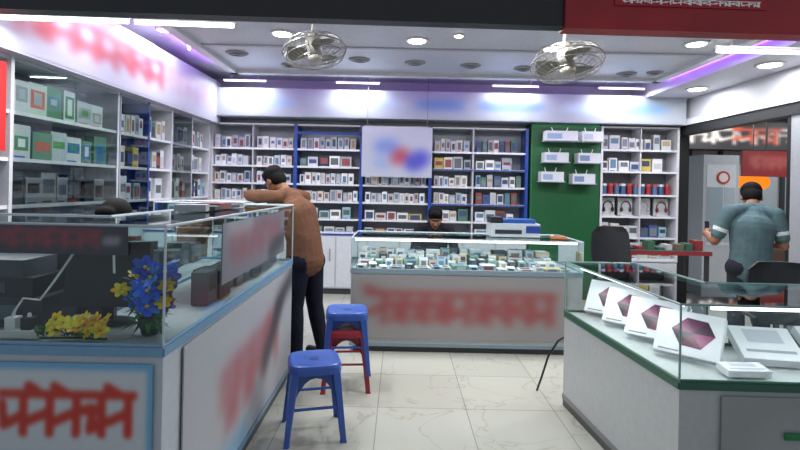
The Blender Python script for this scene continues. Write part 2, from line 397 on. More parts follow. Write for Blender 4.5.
# left fascia sign
img = canvas(200, 44, (176,174,188)); glyphs(img, 10, 120, 12, 32, 8, (176,60,72), 2.2, 8); glyphs(img, 120, 185, 12, 32, 6, (178,150,168), 2.0, 9); img = blur(img, 2, 3)
mb = MB(); mb.box(-2.92,-2.5,2.75,6.9,2.32,2.88,(178,176,190)); mb.picture((-2.498,2.8,2.34),(0,1,0),(0,0,1),4.05,.52,img); mb.obj('wall_fascia_sign', [vcmat(.5,noise=.03)])
# back fascia sign
img = canvas(240, 24, (166,172,182))
for a, b, c in ((8,40,(150,172,204)),(52,96,(184,192,202)),(100,128,(110,145,190)),(132,168,(100,125,178)),(175,196,(180,200,216)),(200,232,(120,160,205))): stroke(img,(a+6,12),(b-6,12),5,c)
glyphs(img, 60, 92, 7, 17, 5, (140,155,185), 1, 2); img = blur(img, 2, 3)
mb = MB(); mb.box(-2.5,3.85,6.76,7.2,2.42,2.8,(170,175,184)); mb.picture((-2.48,6.758,2.43),(1,0,0),(0,0,1),6.3,.36,img); mb.obj('wall_fascia_sign', [vcmat(.5,noise=.03)])
# hanging logo board
img = canvas(60, 44, (182,184,200)); stroke(img,(16,26),(24,27),7,(120,140,205)); stroke(img,(30,16),(34,20),6,(180,70,90)); stroke(img,(44,12),(50,16),8,(74,74,185)); stroke(img,(12,12),(20,10),4,(140,160,205)); img = blur(img, 3, 3)
mb = MB(); mb.box(-.52,.42,6.68,6.7,1.63,2.3,(185,187,200)); mb.picture((-.51,6.678,1.64),(1,0,0),(0,0,1),.92,.65,img)
for x in (-.45,.35): mb.cyl((x,6.69,2.3),(x,6.69,3.0),.004,.004,(120,120,120),6)
mb.obj('hanging_logo_sign', [vcmat(.5,noise=.02)])

# green display panel with router boxes
mb = MB(); mb.box(1.79,2.74,6.88,7.199,0,2.415,(18,88,46)); mb.box(1.79,2.74,6.872,6.88,2.36,2.415,(24,110,58)); mb.box(1.79,1.81,6.865,6.88,0,2.415,(24,110,58)); mb.obj('green_display_board', [vcmat(.45)])
for x, z, w, hh in ((1.93,2.17,.45,.17),(2.42,2.17,.3,.17),(1.92,1.88,.34,.17),(2.37,1.88,.32,.17),(1.88,1.62,.32,.17),(2.3,1.6,.32,.17)):
    mb = MB(); mb.box(x,x+w,6.66,6.872,z-.012,z,(180,184,188)); mb.box(x+.01,x+w-.01,6.69,6.86,z,z+hh*.75,(214,216,220))
    mb.quad((x+.03,6.688,z+.02),(x+w*.5,6.688,z+.02),(x+w*.5,6.688,z+hh*.55),(x+.03,6.688,z+hh*.55),R.choice([(150,170,200),(180,190,200),(120,140,170)]))
    mb.cyl((x+w*.3,6.8,z+hh*.75),(x+w*.25,6.8,z+hh*.75+.06),.006,.005,(230,230,230),6); mb.cyl((x+w*.7,6.8,z+hh*.75),(x+w*.75,6.8,z+hh*.75+.06),.006,.005,(230,230,230),6)
    mb.obj('router_box_on_shelf')
# right rear unit
rowsR = [.58,.87,1.16,1.46,1.78,2.08]
MR = shelf_unit('display_shelf_unit', (2.76,6.9), (1,0), (0,-1), 1.08, .295, rowsR, 2.4, [(.015,(215,215,219),.03),(1.065,(215,215,219),.03),(.55,(205,205,210),.012)], .56, (205,205,210), back=(130,130,132))
mb = MB(); fill(mb, MR, 1.05, 2.08, .27, 'mid'); fill(mb, MR, 1.05, 1.78, .27, 'mid'); fill(mb, MR, 1.05, .87, .26, 'mid'); fill(mb, MR, 1.05, .58, .26, 'big'); mb.obj('gadget_boxes')
mb = MB()
for i in range(11):
    x = 2.84+i*.088; c = [(70,95,130),(160,44,50),(80,110,145)][i%3]
    for yy in (6.96,7.06): mb.cyl((x,yy,1.461),(x,yy,1.58),.034,.034,c,14); mb.cyl((x,yy,1.58),(x,yy,1.61),.036,.03,(160,60,64) if i%3 else (200,205,210),14)
mb.obj('bluetooth_speaker_cans', [vcmat(.4)])
for i in range(4):
    x = 2.92+i*.25; e = empty('headphones_on_card', (x,6.98,1.161)); c = [(30,30,32),(60,60,64),(180,180,185),(110,40,60)][i]
    mb = MB(); mb.box(-.1,.1,.05,.075,0,.25,(206,206,206)); mb.box(-.09,.09,-.02,.05,0,.015,(206,206,206)); mb.obj('card', None, e)
    mb = MB(); mb.tube([(math.cos(a)*.065,.03,.13+math.sin(a)*.075) for a in np.linspace(-.2,math.pi+.2,14)], .008, c, 6)
    for s in (-1,1): mb.ball((s*.062,.025,.09),(.02,.028,.036),c,12)
    mb.obj('headset', [vcmat(.4)], e, True)

# ------------------------------------------------------------------ glass counters
def counter(name, pts, zb, zt, panel, trim=(150,165,175), mid=None, edges_hi=(190,198,204), foot=None):
    e = empty(name); n = len(pts); foot = foot or trim
    cx = sum(p[0] for p in pts)/n; cy = sum(p[1] for p in pts)/n
    mb = MB(); mb.prism(pts, .05, zb, panel); mb.obj('base', [vcmat(.35)], e)
    mb = MB()
    for i in range(n):
        a = Vector((*pts[i],0)); b = Vector((*pts[(i+1)%n],0)); d = (b-a).normalized(); nrm = Vector((d.y,-d.x,0))
        for z0, z1, c in ((zb-.03,zb+.004,trim),(.05,.08,foot)):
            q = [a+nrm*.006, b+nrm*.006, b-nrm*.006, a-nrm*.006]
            mb.add([(p.x,p.y,z0) for p in q]+[(p.x,p.y,z1) for p in q], [(0,3,2,1),(4,5,6,7),(0,1,5,4),(1,2,6,5),(2,3,7,6),(3,0,4,7)], c)
        mb.tube([a+Vector((0,0,zt)), b+Vector((0,0,zt))], .006, edges_hi, 6)
        mb.tube([a+Vector((0,0,zb+.01)), b+Vector((0,0,zb+.01))], .007, trim, 6)
        mb.tube([a+Vector((0,0,zb)), a+Vector((0,0,zt))], .005, edges_hi, 6)
    mb.prism([(cx+(p[0]-cx)*.97, cy+(p[1]-cy)*.97) for p in pts], 0, .05, (50,52,56)) if n == 4 else mb.prism(pts, 0, .05, (60,60,62))
    mb.obj('frame', [vcmat(.3)], e)
    mb = MB(); mb.prism(pts, zt-.006, zt, (255,255,255))
    for i in range(n):
        a = pts[i]; b = pts[(i+1)%n]; mb.quad((*a,zb+.005),(*b,zb+.005),(*b,zt-.008),(*a,zt-.008),(255,255,255))
    mb.obj('glass', [glassmat()], e)
    return e
def banner(name, o, u, w, h, img, n):
    o = Vector(o); u = Vector(u).normalized(); n = Vector(n); mb = MB()
    q = [o, o+u*w, o+u*w-n*.004, o-n*.004]
    mb.add([(p.x,p.y,p.z) for p in q]+[(p.x,p.y,p.z+h) for p in q], [(0,3,2,1),(4,5,6,7),(0,1,5,4),(1,2,6,5),(2,3,7,6),(3,0,4,7)], img[0,0])
    mb.picture(o+n*.0015, u, (0,0,1), w, h, img)
    return mb.obj(name, [vcmat(.5,noise=.02)])
def strip(a, b, parent, power, rot=0, r=.009, s=5):
    a = Vector(a); b = Vector(b); c=(a+b)/2; e = empty('counter_led_strip', c); e.parent = parent
    MB().cyl(a-c,b-c,r,r,(255,255,255),8).obj('strip',[emat((245,250,255),s)],e)
    l = bpy.data.lights.new('lamp','AREA'); l.shape='RECTANGLE'; l.size=(b-a).length; l.size_y=.02; l.energy=power; lo=bpy.data.objects.new('lamp',l); d=b-a
    lo.rotation_euler=(rot,0,math.atan2(d.y,d.x)); lo.location=(0,0,-.014); lo.parent=e; sc.collection.objects.link(lo)

# LEFT run
LT = (112,152,182)
cl = counter('left_glass_counter', [(-2.3,1.8),(-.84,1.8),(-.84,3.95),(-1.3,3.95),(-1.3,2.25),(-2.3,2.25)], .9, 1.34, (184,190,196), LT)
cl2 = counter('left_glass_counter', [(-1.95,3.97),(-1.12,3.97),(-1.12,4.5),(-1.95,4.5)], .9, 1.34, (184,190,196), LT)
MB().box(-2.28,-1.32,2.235,2.245,.9,1.33,(40,45,50)).obj('added_dark_backing', None, cl)  # added dark sheet, makes the space behind the case read dark
strip((-2.2,2.2,1.325), (-.92,2.2,1.325), cl, 2.0, math.radians(-35), .004, 3)  # added lamp, brightens the flowers inside this case
img = canvas(120, 60, (196,200,204))
for a, b in (((1,1),(118,1)),((1,58),(118,58)),((1,1),(1,58)),((118,1),(118,58))): stroke(img, a, b, 2.2, (110,165,200))
glyphs(img, 12, 106, 16, 40, 5, (190,56,44), 3.0, 21); img = blur(img, 1, 3)
banner('counter_banner', (-1.47,1.789,.5), (1,0,0), .6, .345, img, (0,-1,0))
banner('counter_banner', (-2.2,1.789,.5), (1,0,0), .68, .345, img, (0,-1,0))
img = canvas(140, 60, (168,170,175)); glyphs(img, 30, 110, 14, 36, 4, (160,84,88), 2.5, 5, .05); stroke(img,(85,22),(118,48),6,(70,66,72)); stroke(img,(104,44),(138,54),5,(62,60,66)); stroke(img,(8,4),(60,3),3,(110,165,200)); img = blur(img, 3, 3)
banner('counter_banner', (-.829,1.95,.1), (0,1,0), 1.95, .76, img, (1,0,0))
img = canvas(80, 24, (118,116,126)); glyphs(img, 8, 70, 6, 18, 5, (138,80,90), 1.6, 3); stroke(img,(56,4),(76,8),4,(50,50,56)); stroke(img,(4,20),(30,21),2,(170,170,176)); img = blur(img, 2, 3)
banner('glass_sticker_sign', (-.829,2.35,1.02), (0,1,0), 1.25, .29, img, (1,0,0))
img = canvas(100, 18, (66,68,74)); glyphs(img, 8, 80, 4, 14, 6, (130,66,72), 1.4, 31); stroke(img,(84,8),(92,9),3,(130,130,136)); img = blur(img, 1, 3)
banner('glass_sticker_sign', (-1.47,1.789,1.235), (1,0,0), .5, .1, img, (0,-1,0))

# electronics in left case
e = empty('computer_monitor', (-1.215,2.08,.905)); e.rotation_euler = (0,0,math.radians(6)); mb = MB()
TT = Matrix.Rotation(math.radians(-8),4,'X')
mb.box(-.165,.165,-.02,.02,.07,.34,(20,21,24),TT); mb.box(-.15,.15,-.0215,-.02,.09,.325,(10,12,15),TT); mb.box(-.1,.1,.02,.05,.12,.28,(24,25,28),TT)
mb.box(-.025,.025,.02,.05,.01,.16,(24,25,28)); mb.loft([[(math.cos(2*math.pi*i/24)*q*1.4, math.sin(2*math.pi*i/24)*q+.02, z) for i in range(24)] for q, z in ((.08,0),(.08,.01),(.03,.016))],(28,29,32)); mb.box(.12,.13,-.0225,-.0215,.077,.082,(80,200,120),TT)
mb.obj('body', [vcmat(.3)], e, bevel=.003)
e = empty('black_box_stack', (-1.62,2.1,.905)); mb = MB(); mb.box(-.2,.2,-.1,.12,0,.12,(50,56,64)); mb.box(-.18,.16,-.1,.1,.12,.2,(30,32,36)); mb.box(-.2,.12,-.1,.1,.2,.27,(64,72,80)); mb.box(-.15,.1,-.102,-.1,.03,.09,(90,110,120)); mb.box(-.12,.05,-.102,-.1,.14,.18,(60,80,90)); mb.obj('boxes', None, e, bevel=.004)
e = empty('power_strip', (-1.38,1.89,.905)); mb = MB(); mb.box(-.1,.04,-.03,.03,0,.03,(220,220,217))
for i in range(2): mb.box(-.09+i*.06,-.05+i*.06,-.02,.02,.03,.075,[(230,230,230),(40,40,42)][i]); mb.cyl((-.07+i*.06,0,.075),(-.07+i*.06,0,.09),.008,.006,(220,220,220),8)
mb.tube([(-.07,0,.09),(-.05,.02,.14),(0,.04,.13),(.04,.06,.2),(.1,.07,.3),(.17,.06,.37),(.24,.05,.38),(.28,.04,.33),(.29,.03,.24)], .005, (225,225,225), 6)
mb.obj('body', None, e, bevel=.003)
e = empty('phone_charger_pile', (-1.6,1.88,.905)); mb = MB()
for i in range(10):
    M = Matrix.Translation((-.12+i*.022, R.uniform(-.03,.03), .0)) @ Matrix.Rotation(R.uniform(-.8,.8),4,'Z'); mb.box(-.022,.022,-.02,.02,0,R.uniform(.03,.07),R.choice([(220,220,220),(50,52,56),(205,208,212)]),M)
mb.obj('chargers', None, e, bevel=.003)
# artificial flowers
def flower(mb, c, r, col, cc):
    c = Vector(c); t = Matrix.Translation(c) @ Matrix.Rotation(R.uniform(.1,1.2),4,'X') @ Matrix.Rotation(R.uniform(-.7,.7),4,'Y') @ Matrix.Rotation(R.uniform(0,6),4,'Z')
    for ring, (q, up, n) in enumerate(((1,.1,6),(.65,.35,5))):
        for k in range(n):
            a = 2*math.pi*k/n+ring*.5; d = Vector((math.cos(a),math.sin(a),0)); s = Vector((-d.y,d.x,0)); z = Vector((0,0,1)); rr = r*q
            cs = [v*(1+R.uniform(-.15,.15)) for v in col]
            mb.add([d*rr*.1, d*rr*.55+s*rr*.36+z*rr*up, d*rr*1.0+s*rr*.16+z*rr*up*.8, d*rr*1.0-s*rr*.16+z*rr*up*.8, d*rr*.55-s*rr*.36+z*rr*up, d*rr*.6+z*rr*up*.6],
                   [(0,1,5),(1,2,5),(2,3,5),(3,4,5),(4,0,5)], cs, t)
    mb.ball((0,0,r*.12), r*.16, cc, 8, t)
def leaf(mb, b, t, w, col):
    b = Vector(b); t = Vector(t); d = t-b; s = d.cross(Vector((0,0,1))).normalized()*w; m = b+d*.5+Vector((0,0,.01))
    mb.add([b, m+s, t, m-s, m+Vector((0,0,-.004))], [(0,1,4),(1,2,4),(2,3,4),(3,0,4)], col)
e = empty('artificial_flower_pot', (-.968,1.96,.905)); mb = MB()
mb.loft([[(math.cos(2*math.pi*i/20)*q, math.sin(2*math.pi*i/20)*q, z) for i in range(20)] for q, z in ((.03,0),(.038,.03),(.045,.06),(.048,.065),(.04,.065),(.035,.055))], (40,80,56)); mb.obj('pot', None, e, True)
mb = MB(); fl = []
for i in range(26):
    a = R.uniform(0,6.28); q = R.uniform(.01,.095); z = R.uniform(.1,.27); fl.append((math.cos(a)*q, math.sin(a)*q*.9-.015, z))
fl[3]=(.085,-.05,.2); fl[9]=(.08,-.06,.14); fl[15]=(-.09,-.05,.18)
for p in fl: mb.tube([(0,0,.05),(p[0]*.5,p[1]*.5,p[2]*.6),p], .0025, (40,100,50), 5)
for i in range(90):
    a = R.uniform(0,6.28); z = R.uniform(.03,.2); q = R.uniform(.05,.12); leaf(mb,(math.cos(a)*.02,math.sin(a)*.02,z),(math.cos(a)*q,math.sin(a)*q,z+R.uniform(-.06,.05)),.014,R.choice([(40,96,50),(64,130,62),(30,76,44)]))
mb.obj('foliage', [vcmat(.6)], e)
mb = MB()
for i, p in enumerate(fl): flower(mb, p, .05 if i%6!=3 else .034, R.choice([(44,116,235),(70,140,240),(36,90,205)]) if i%6!=3 else (240,205,40), (235,200,60))
mb.obj('blooms', [vcmat(.6)], e)
e = empty('yellow_artificial_flowers', (-1.2,1.86,.905)); mb = MB()
for i in range(44):
    a = R.uniform(0,6.28); x = R.uniform(-.12,.1); leaf(mb,(x,R.uniform(-.02,.02),.015),(x+math.cos(a)*.045,math.sin(a)*.035,.04+R.uniform(-.02,.03)),.012,R.choice([(40,90,40),(60,120,50)]))
mb.tube([(-.13,0,.006),(0,.01,.006),(.12,0,.006)], .005, (40,90,40), 6)
for i in range(18): flower(mb,(R.uniform(-.12,.11),R.uniform(-.015,.03),.035+R.uniform(0,.045)),.032,(246,214,50),(210,150,30))
mb.obj('blooms', [vcmat(.6)], e)
mb = MB(); fill(mb, frameM((-.9,3.9),(0,-1),(1,0)), 1.5, .905, .2, 'dark', .2); mb.obj('accessory_boxes')
mb = MB(); fill(mb, frameM((-1.9,4.02),(1,0),(0,-1)), .75, .905, .25, 'mid', .2); mb.obj('accessory_boxes')
mb = MB()
for i in range(5):
    M = Matrix.Translation((-1.12,2.7+i*.16,1.347)) @ Matrix.Rotation(R.uniform(-.3,.3),4,'Z'); mb.box(-.08,.08,-.06,.06,0,R.uniform(.02,.05),[(150,150,156),(60,60,66),(130,70,74),(70,70,76),(180,180,184)][i],M)
mb.obj('small_cartons', None, None, bevel=.002)

# CENTRE counter
cc = counter('centre_glass_counter', [(-.43,4.55),(1.68,4.55),(1.68,5.25),(-.43,5.25)], .74, 1.03, (190,193,194), (140,158,170))
img = canvas(150, 54, (156,152,151)); glyphs(img, 10, 140, 14, 38, 9, (160,80,80), 2.6, 17); img = blur(img, 2, 4)
banner('counter_banner', (-.41,4.539,.12), (1,0,0), 1.95, .58, img, (0,-1,0))
strip((-.4,4.6,1.012), (1.64,4.6,1.012), cc, 4, math.radians(25))
mb = MB()
for row in range(4):
    x = -.38; y = 4.66+row*.155
    while x < 1.5:
        w = R.choice([.07,.08,.14]); hh = R.uniform(.015,.05)+row*.03
        M = Matrix.Translation((x+w/2,y,.746)) @ Matrix.Rotation(R.uniform(-.15,.15),4,'Z')
        c = R.choice([(200,202,206),(180,186,192),(60,64,72),(215,215,215),(170,184,200),(120,155,135),(190,176,146),(210,210,212)])
        mb.box(-w/2,w/2,-.07,.07,0,hh,c,M)
        mb.quad((-w*.35,-.05,hh+.001),(w*.35,-.05,hh+.001),(w*.35,.05,hh+.001),(-w*.35,.05,hh+.001),R.choice(PALI+PALW),M)
        mb.quad((-w*.3,-.0715,hh*.2),(w*.3,-.0715,hh*.2),(w*.3,-.0715,hh*.8),(-w*.3,-.0715,hh*.8),R.choice(PALI),M)
        x += w+R.uniform(.008,.03)
mb.obj('phone_display_boxes')
e = empty('label_printer', (1.13,4.98,1.037)); mb = MB(); mb.box(-.24,.24,-.13,.13,0,.13,(190,195,202)); mb.box(-.2,.2,-.1,.12,.13,.17,(40,84,160)); mb.box(.1,.24,-.135,-.13,.04,.11,(34,60,140)); mb.box(-.2,.06,-.137,-.13,.03,.07,(40,44,52)); mb.box(-.24,-.12,-.12,.1,.13,.19,(30,34,44)); mb.obj('body',[vcmat(.35)],e,bevel=.008)
mb = MB(); mb.box(0,.13,0,.08,0,.025,(200,110,64)); mb.box(.02,.11,.01,.07,.025,.03,(210,210,210))
for i in range(3):
    for j in range(3): mb.box(.025+i*.03,.045+i*.03,.012+j*.018,.024+j*.018,.03,.036,(60,60,64))
o = mb.obj('calculator', None, None, bevel=.001); o.location=(1.46,4.75,1.037)

# RIGHT counter
P0,P1,P2,P3,P4,P5 = (1.27,2.24),(3.15,2.2),(3.15,2.78),(1.72,2.8),(1.66,3.5),(1.17,3.5)
cr = counter('right_glass_counter', [P0,P1,P2,P3,P4,P5], .65, 1.0, (176,180,180), (44,92,74), edges_hi=(120,150,144), foot=(120,122,120))
img = canvas(60, 30, (146,148,147)); stroke(img,(14,15),(44,15),9,(158,160,159)); stroke(img,(50,6),(52,24),2,(100,120,114)); img = blur(img,2,3)
banner('counter_banner', (1.45,2.222,.1), (1,-.0213,0), 1.4, .5, img, (0,-1,0))
mb = MB(); mb.box(1.93,1.97,2.2,2.207,.3,.6,(30,120,70)); mb.box(1.72,1.97,2.2,2.208,.42,.45,(30,120,70)); mb.box(1.72,1.97,2.2,2.208,.33,.35,(180,40,40)); mb.obj('sticker_strips', None, cr)
def tablet_box(x, y, z, rz, tilt, w=.3, hh=.23, d=.05, gem=True):
    e = empty('tablet_box' if gem else 'phone_box', (x,y,z)); e.rotation_euler = (0,0,rz)
    T = Matrix.Rotation(-tilt,4,'X'); mb = MB(); mb.box(-w/2,w/2,0,d,0,hh,(205,205,210),T)
    mb.box(-w/2+.004,w/2-.004,-.0008,0,.004,hh-.004,(212,212,217),T)
    if gem:
        c = Vector((.02,-.002,hh*.52)); pts = [(-.1,.01),(-.035,.078),(.06,.07),(.1,.0),(.045,-.075),(-.05,-.07)]; cols = [(110,34,80),(86,26,64),(58,20,50),(136,54,98),(92,28,58),(46,18,40)]
        ps = [c+Vector((a,0,b)) for a,b in pts]
        for i in range(6): mb.add([c, ps[i], ps[(i+1)%6]], [(0,1,2)], cols[i], T)
        mb.quad((-w*.42,-.002,.012),(-w*.1,-.002,.012),(-w*.1,-.002,.02),(-w*.42,-.002,.02),(120,120,125),T)
    else:
        mb.quad((-w*.4,-.002,hh*.2),(w*.4,-.002,hh*.2),(w*.4,-.002,hh*.28),(-w*.4,-.002,hh*.28),(150,150,158),T); mb.quad((-w*.3,-.002,hh*.5),(w*.3,-.002,hh*.5),(w*.3,-.002,hh*.9),(-w*.3,-.002,hh*.9),(180,180,190),T)
    ob = mb.obj('carton', [vcmat(.3,noise=.02)], e)
    lo = min((T @ Vector(v)).z for v in ((0,0,0),(0,d,0))); ob.location.z = -lo
for y, x in ((2.5,1.44),(2.79,1.42),(3.06,1.4),(3.31,1.38)): tablet_box(x, y, .661, math.radians(-44), math.radians(32))
tablet_box(1.84,2.42,.661,math.radians(-10),math.radians(60),.28,.22,.045,False)
tablet_box(2.18,2.4,.661,math.radians(-4),math.radians(55),.28,.22,.045,True)
tablet_box(2.52,2.4,.661,math.radians(0),math.radians(60),.28,.22,.045,False)
tablet_box(2.86,2.4,.661,math.radians(0),math.radians(55),.28,.22,.045,True)
for i in range(3): tablet_box(1.62+i*.42,2.285,.661,0,math.radians(82),.2,.09,.03,False)
strip((1.25,3.4,.975),(1.35,2.36,.975),cr,2.2,0,.011,6); strip((1.45,2.31,.972),(3.0,2.28,.972),cr,2.2,0,.009,6)
mb = MB(); mb.tube([(1.05,3.72,.008),(1.07,3.68,.12),(1.1,3.62,.3),(1.15,3.56,.43),(1.24,3.55,.49),(1.33,3.56,.46),(1.38,3.59,.36),(1.39,3.62,.2),(1.38,3.7,.008)],.008,(18,18,20),6); mb.obj('power_cable', None, None, True)

# ------------------------------------------------------------------ stools
def stool(x, y, z0, rz, col, h=.45):
    e = empty('plastic_stool', (x,y,z0)); e.rotation_euler = (0,0,rz)
    def ring(hw, z, p=4.5, n=40):
        o = []
        for i in range(n):
            a = 2*math.pi*i/n; c, s = math.cos(a), math.sin(a); q = (abs(c)**p+abs(s)**p)**(-1/p); o.append((c*q*hw, s*q*hw, z))
        return o
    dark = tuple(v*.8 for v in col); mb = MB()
    mb.loft([ring(.158,h-.055),(ring(.156,h-.02)),ring(.15,h-.005),ring(.14,h),ring(.12,h-.003),ring(.06,h-.006,3)], col)
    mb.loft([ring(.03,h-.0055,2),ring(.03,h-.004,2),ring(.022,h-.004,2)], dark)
    for k in range(4):
        a = math.pi/2*k+math.pi/4; d = Vector((math.cos(a),math.sin(a),0)); s = Vector((-d.y,d.x,0))
        t = d*.175; b = d*.235; rg = []
        for q, w, th in ((0,.07,.024),(.25,.056,.024),(.6,.044,.022),(.95,.038,.02),(1,.042,.024)):
            c = t.lerp(b,q)+Vector((0,0,(h-.05)*(1-q))); rg.append([c+s*w*.5+d*0, c+d*th, c-s*w*.5, c-s*w*.42-d*th*.6, c-d*th*.1, c+s*w*.42-d*th*.6])
        mb.loft(rg, col)
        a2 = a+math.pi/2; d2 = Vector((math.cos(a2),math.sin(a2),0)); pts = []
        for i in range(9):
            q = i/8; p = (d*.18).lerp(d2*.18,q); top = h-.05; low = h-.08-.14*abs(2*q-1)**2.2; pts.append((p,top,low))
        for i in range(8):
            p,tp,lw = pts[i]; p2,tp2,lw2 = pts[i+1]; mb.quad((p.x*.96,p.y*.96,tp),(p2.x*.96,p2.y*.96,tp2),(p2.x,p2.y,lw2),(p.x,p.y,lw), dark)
        c1 = d*.205+Vector((0,0,.2)); c2 = d2*.205+Vector((0,0,.2)); mb.tube([c1,c2],.009,col,6)
    mb.obj('shell', [vcmat(.32)], e, False)
    return e
BLUE = (52,88,170); RED = (160,40,54)
stool(-.5,3.05,0,.25,BLUE); stool(-.38,3.78,0,.1,RED); stool(-.38,3.78,.125,.1,BLUE)

# ------------------------------------------------------------------ office chairs, table
def office_chair(x, y, rz, top=1.12):
    e = empty('office_chair', (x,y,0)); e.rotation_euler=(0,0,rz); mb = MB(); K=(24,25,28)
    for k in range(5):
        a = 2*math.pi*k/5; mb.tube([(0,0,.12),(math.cos(a)*.28,math.sin(a)*.28,.075)],[.03,.018],K,8); mb.cyl((math.cos(a)*.28-.012*math.sin(a),math.sin(a)*.28+.012*math.cos(a),.03),(math.cos(a)*.28+.012*math.sin(a),math.sin(a)*.28-.012*math.cos(a),.03),.03,.03,(14,14,15),12)
    mb.cyl((0,0,.1),(0,0,.44),.028,.022,(70,72,75),14)
    def rr(z,hw,hd,cy=0): return [(math.copysign(abs(math.cos(t))**.5,math.cos(t))*hw, cy+math.copysign(abs(math.sin(t))**.5,math.sin(t))*hd, z) for t in [2*math.pi*i/28 for i in range(28)]]
    mb.loft([rr(.44,.2,.2),rr(.45,.235,.23),rr(.49,.24,.235),rr(.51,.22,.21)],K)
    g = []
    for i in range(9):
        z = .58+(top-.58)*i/8; hw = .2+.03*math.sin(i/8*math.pi)-(.05 if i==8 else 0); g.append([Vector((u*hw, -.2-.05*(i/8)+.06*u*u, z)) for u in np.linspace(-1,1,9)])
    vs = [p for r in g for p in r]+[p+Vector((0,-.025,0)) for r in g for p in r]; n=81
    fs=[(i*9+j,i*9+j+1,i*9+j+10,i*9+j+9) for i in range(8) for j in range(8)]; fs += [tuple(q+n for q in f)[::-1] for f in fs]
    bd=[*range(0,8),*[8+9*i for i in range(8)],*range(80,72,-1),*[72-9*i for i in range(8)]]
    fs += [(bd[i],bd[(i+1)%len(bd)],bd[(i+1)%len(bd)]+n,bd[i]+n) for i in range(len(bd))]
    mb.add(vs,fs,(30,31,35)); mb.tube([(0,-.05,.46),(0,-.24,.5),(0,-.27,.75)],.02,K,8)
    for s in (-1,1): mb.tube([(s*.24,.0,.47),(s*.27,0,.55),(s*.27,.05,.67),(s*.27,-.14,.67),(s*.22,-.22,.66)],.015,K,8)
    mb.obj('chair', [vcmat(.5)], e)
office_chair(2.42,5.5,math.radians(185),1.1)
office_chair(2.68,3.35,math.radians(170),1.02)
e = empty('work_table'); mb = MB(); mb.box(2.7,3.7,5.9,6.4,.78,.81,(70,66,64))
for x in (2.74,3.66):
    for y in (5.94,6.36): mb.box(x-.02,x+.02,y-.02,y+.02,0,.78,(50,50,52))
mb.box(2.7,3.7,5.895,5.9,.76,.8,(140,40,44)); mb.obj('table',None,e)
mb = MB()
for i in range(8): x=2.76+i*.115; mb.box(x,x+R.uniform(.05,.1),6.0,6.15,.811,.811+R.uniform(.02,.12),R.choice([(140,50,50),(40,40,44),(190,190,190),(60,100,76),(110,100,84)]))
mb.obj('tools_and_boxes')

# ------------------------------------------------------------------ neighbouring shop objects
e = empty('vending_kiosk',(5.0,8.0,0)); mb = MB(); mb.box(-.3,.25,-.25,.25,0,2.1,(180,184,190)); mb.box(-.25,.2,-.256,-.25,.7,1.95,(204,210,216))
mb.box(-.24,.0,-.262,-.256,.75,1.6,(150,165,175)); mb.box(.02,.19,-.262,-.256,.75,1.6,(170,180,190)); mb.cyl((0,-.258,1.75),(0,-.27,1.75),.1,.1,(190,50,50),24); mb.cyl((0,-.27,1.75),(0,-.272,1.75),.07,.07,(220,215,215),24); mb.obj('cabinet',None,e)
e = empty('orange_globe_lamp',(5.85,8.3,1.7)); MB().ball((0,0,0),(.24,.24,.15),(255,130,20),20).obj('globe',[emat((255,130,30),1.3)],e,True); MB().cyl((0,0,.14),(0,0,1.3),.01,.01,(40,40,40),8).obj('cord',None,e)
img = canvas(60,24,(140,44,48)); glyphs(img,8,50,7,17,5,(170,90,84),1.5,6); img = blur(img,1,4)
mb = MB(); mb.box(5.32,6.2,7.78,7.82,1.78,2.18,(130,40,44)); mb.picture((5.32,7.778,1.78),(1,0,0),(0,0,1),.88,.4,img); mb.box(5.7,5.72,7.8,7.82,2.18,3.0,(60,60,60)); mb.obj('hanging_shop_sign')
img = canvas(140,24,(30,30,34)); glyphs(img,8,132,5,17,9,(190,180,172),1.2,9); glyphs(img,60,90,5,17,2,(180,70,50),1.3,12); img = blur(img,1,1)
mb = MB(); mb.box(4.3,8.2,9.0,9.1,2.3,2.8,(28,28,32)); mb.picture((4.3,8.998,2.3),(1,0,0),(0,0,1),3.9,.5,img); mb.box(4.3,8.2,9.1,9.6,2.3,2.8,(28,28,32)); mb.obj('shop_name_sign')
mb = MB()
for i in range(8): mb.box(4.2+i*.58,4.26+i*.58,9.3,9.36,0,2.3,(40,42,46))
mb.box(4.2,8.3,9.38,9.4,.0,2.3,(140,148,154)); mb.box(4.2,8.3,9.2,9.38,.0,.9,(80,60,54)); mb.obj('neighbour_shopfront')

# ------------------------------------------------------------------ people
def capsule(a, b, ra, rb, w=1.0, side=(1,0,0), n=20):
    a = Vector(a); b = Vector(b); d = b-a; L = d.length; d.normalize(); s = Vector(side); s = s-d*s.dot(d)
    if s.length < 1e-3: s = d.orthogonal()
    s.normalize(); v = d.cross(s); rings = []
    for t in (-89,-65,-40,-18): q = math.radians(t); rings.append((a+d*ra*math.sin(q), ra*math.cos(q)))
    for i in range(5): rings.append((a+d*L*i/4, ra+(rb-ra)*i/4))
    for t in (18,40,65,89): q = math.radians(t); rings.append((b+d*rb*math.sin(q), rb*math.cos(q)))
    vs = []
    for c, r in rings:
        for j in range(n): t = 2*math.pi*j/n; vs.append(c+s*math.cos(t)*r*w+v*math.sin(t)*r)
    k = len(rings); fs = [(i*n+j,i*n+(j+1)%n,(i+1)*n+(j+1)%n,(i+1)*n+j) for i in range(k-1) for j in range(n)]
    fs += [tuple(range(n))[::-1], tuple(range((k-1)*n,k*n))]
    return vs, fs
